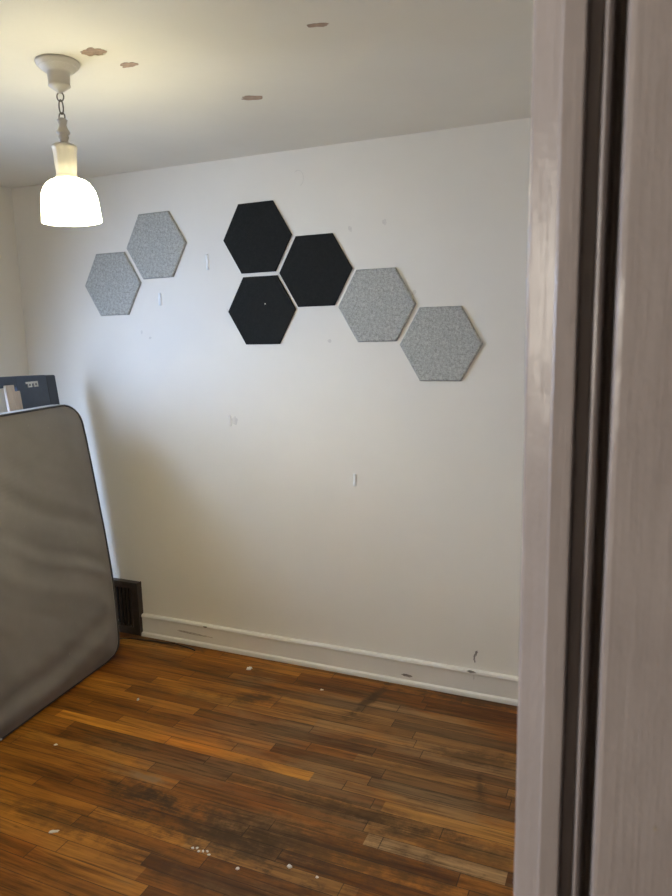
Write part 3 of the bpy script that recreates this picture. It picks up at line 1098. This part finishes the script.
# ------------------------------------------------------------------ cord on the floor beside the baseboard
cp = [(-2.56, 2.835), (-2.50, 2.862), (-2.43, 2.868), (-2.36, 2.880), (-2.30, 2.882), (-2.24, 2.895), (-2.18, 2.886), (-2.12, 2.876), (-2.075, 2.862)]
pts = []
for i in range(len(cp) - 1):
    p0, p1, p2, p3 = [Vector(cp[max(0, min(len(cp) - 1, i + d))]) for d in (-1, 0, 1, 2)]
    for k in range(6):
        t = k / 6
        q = 0.5 * ((2 * p1) + (p2 - p0) * t + (2 * p0 - 5 * p1 + 4 * p2 - p3) * t * t + (3 * p1 - p0 - 3 * p2 + p3) * t ** 3)
        pts.append((q.x, q.y, 0.0042))
tag(link_mesh('cord', tube(pts, 0.0036, 8), M_cord, None, True), 'thin dark cord lying on the floor along the baseboard by the register', 'cord')


# ------------------------------------------------------------------ paint flakes on the floor
def flake(x, y, sx, sy, ang, seed, lab, group, h=0.004):
    bm = bmesh.new()
    n = 11
    top, bot = [], []
    for k in range(n):
        a = 2 * math.pi * k / n
        s = 1 + 0.6 * noise.noise(Vector((math.cos(a) * 2, math.sin(a) * 2, seed * 2.7)))
        px, py = sx * s * math.cos(a), sy * s * math.sin(a)
        qx, qy = px * math.cos(ang) - py * math.sin(ang), px * math.sin(ang) + py * math.cos(ang)
        hh = h * (0.6 + 0.5 * noise.noise(Vector((qx * 90, qy * 90, seed))))
        top.append(bm.verts.new((qx * 0.86, qy * 0.86, hh + 0.0004)))
        bot.append(bm.verts.new((qx, qy, 0.0002)))
    ct = bm.verts.new((0, 0, h * 0.9))
    for k in range(n):
        bm.faces.new((bot[k], bot[(k + 1) % n], top[(k + 1) % n], top[k]))
        bm.faces.new((top[k], top[(k + 1) % n], ct))
    bm.faces.new(bot[::-1])
    bmesh.ops.recalc_face_normals(bm, faces=bm.faces)
    o = link_mesh('paint_flake', bm, M_chip, None, False, (x, y, 0.0003))
    return tag(o, lab, 'paint flake', group)


GF = 'paint flakes scattered on the floor'
flake(-1.712, 2.796, 0.013, 0.013, 0.3, 1, 'largest white paint flake on the floor near the baseboard, toward the register', GF, 0.010)
flake(-1.289, 2.736, 0.008, 0.006, 0.0, 2, 'white paint flake on the floor near the middle of the baseboard', GF)
flake(-2.040, 2.353, 0.006, 0.008, 0.4, 3, 'white paint flake on orange boards to the right of the mattress far end', GF, 0.008)
flake(-2.125, 1.942, 0.008, 0.006, 0.1, 4, 'white paint flake on the floor close to the near mattress corner', GF)
flake(-1.748, 1.550, 0.018, 0.006, 0.5, 5, 'long pale paint flake on the floor toward the lower left of the photo', GF)
flake(-0.932, 1.708, 0.009, 0.007, 0.2, 6, 'white paint flake on the boards at the bottom centre of the photo', GF, 0.007)
flake(-0.835, 1.700, 0.005, 0.004, 0.9, 7, 'tiny pale paint flake right of the bottom centre flake', GF, 0.004)
flake(-1.080, 1.640, 0.006, 0.005, 0.5, 8, 'tiny pale paint flake left of the bottom centre flake', GF, 0.004)
for k in range(6):
    flake(-1.262 + 0.013 * k, 1.662 + 0.006 * math.sin(k * 2.1), 0.005, 0.004, k * 0.7, 20 + k,
          'tiny white crumb in the short row of crumbs on the dark floorboards', 'row of crumbs on the floor', 0.003)
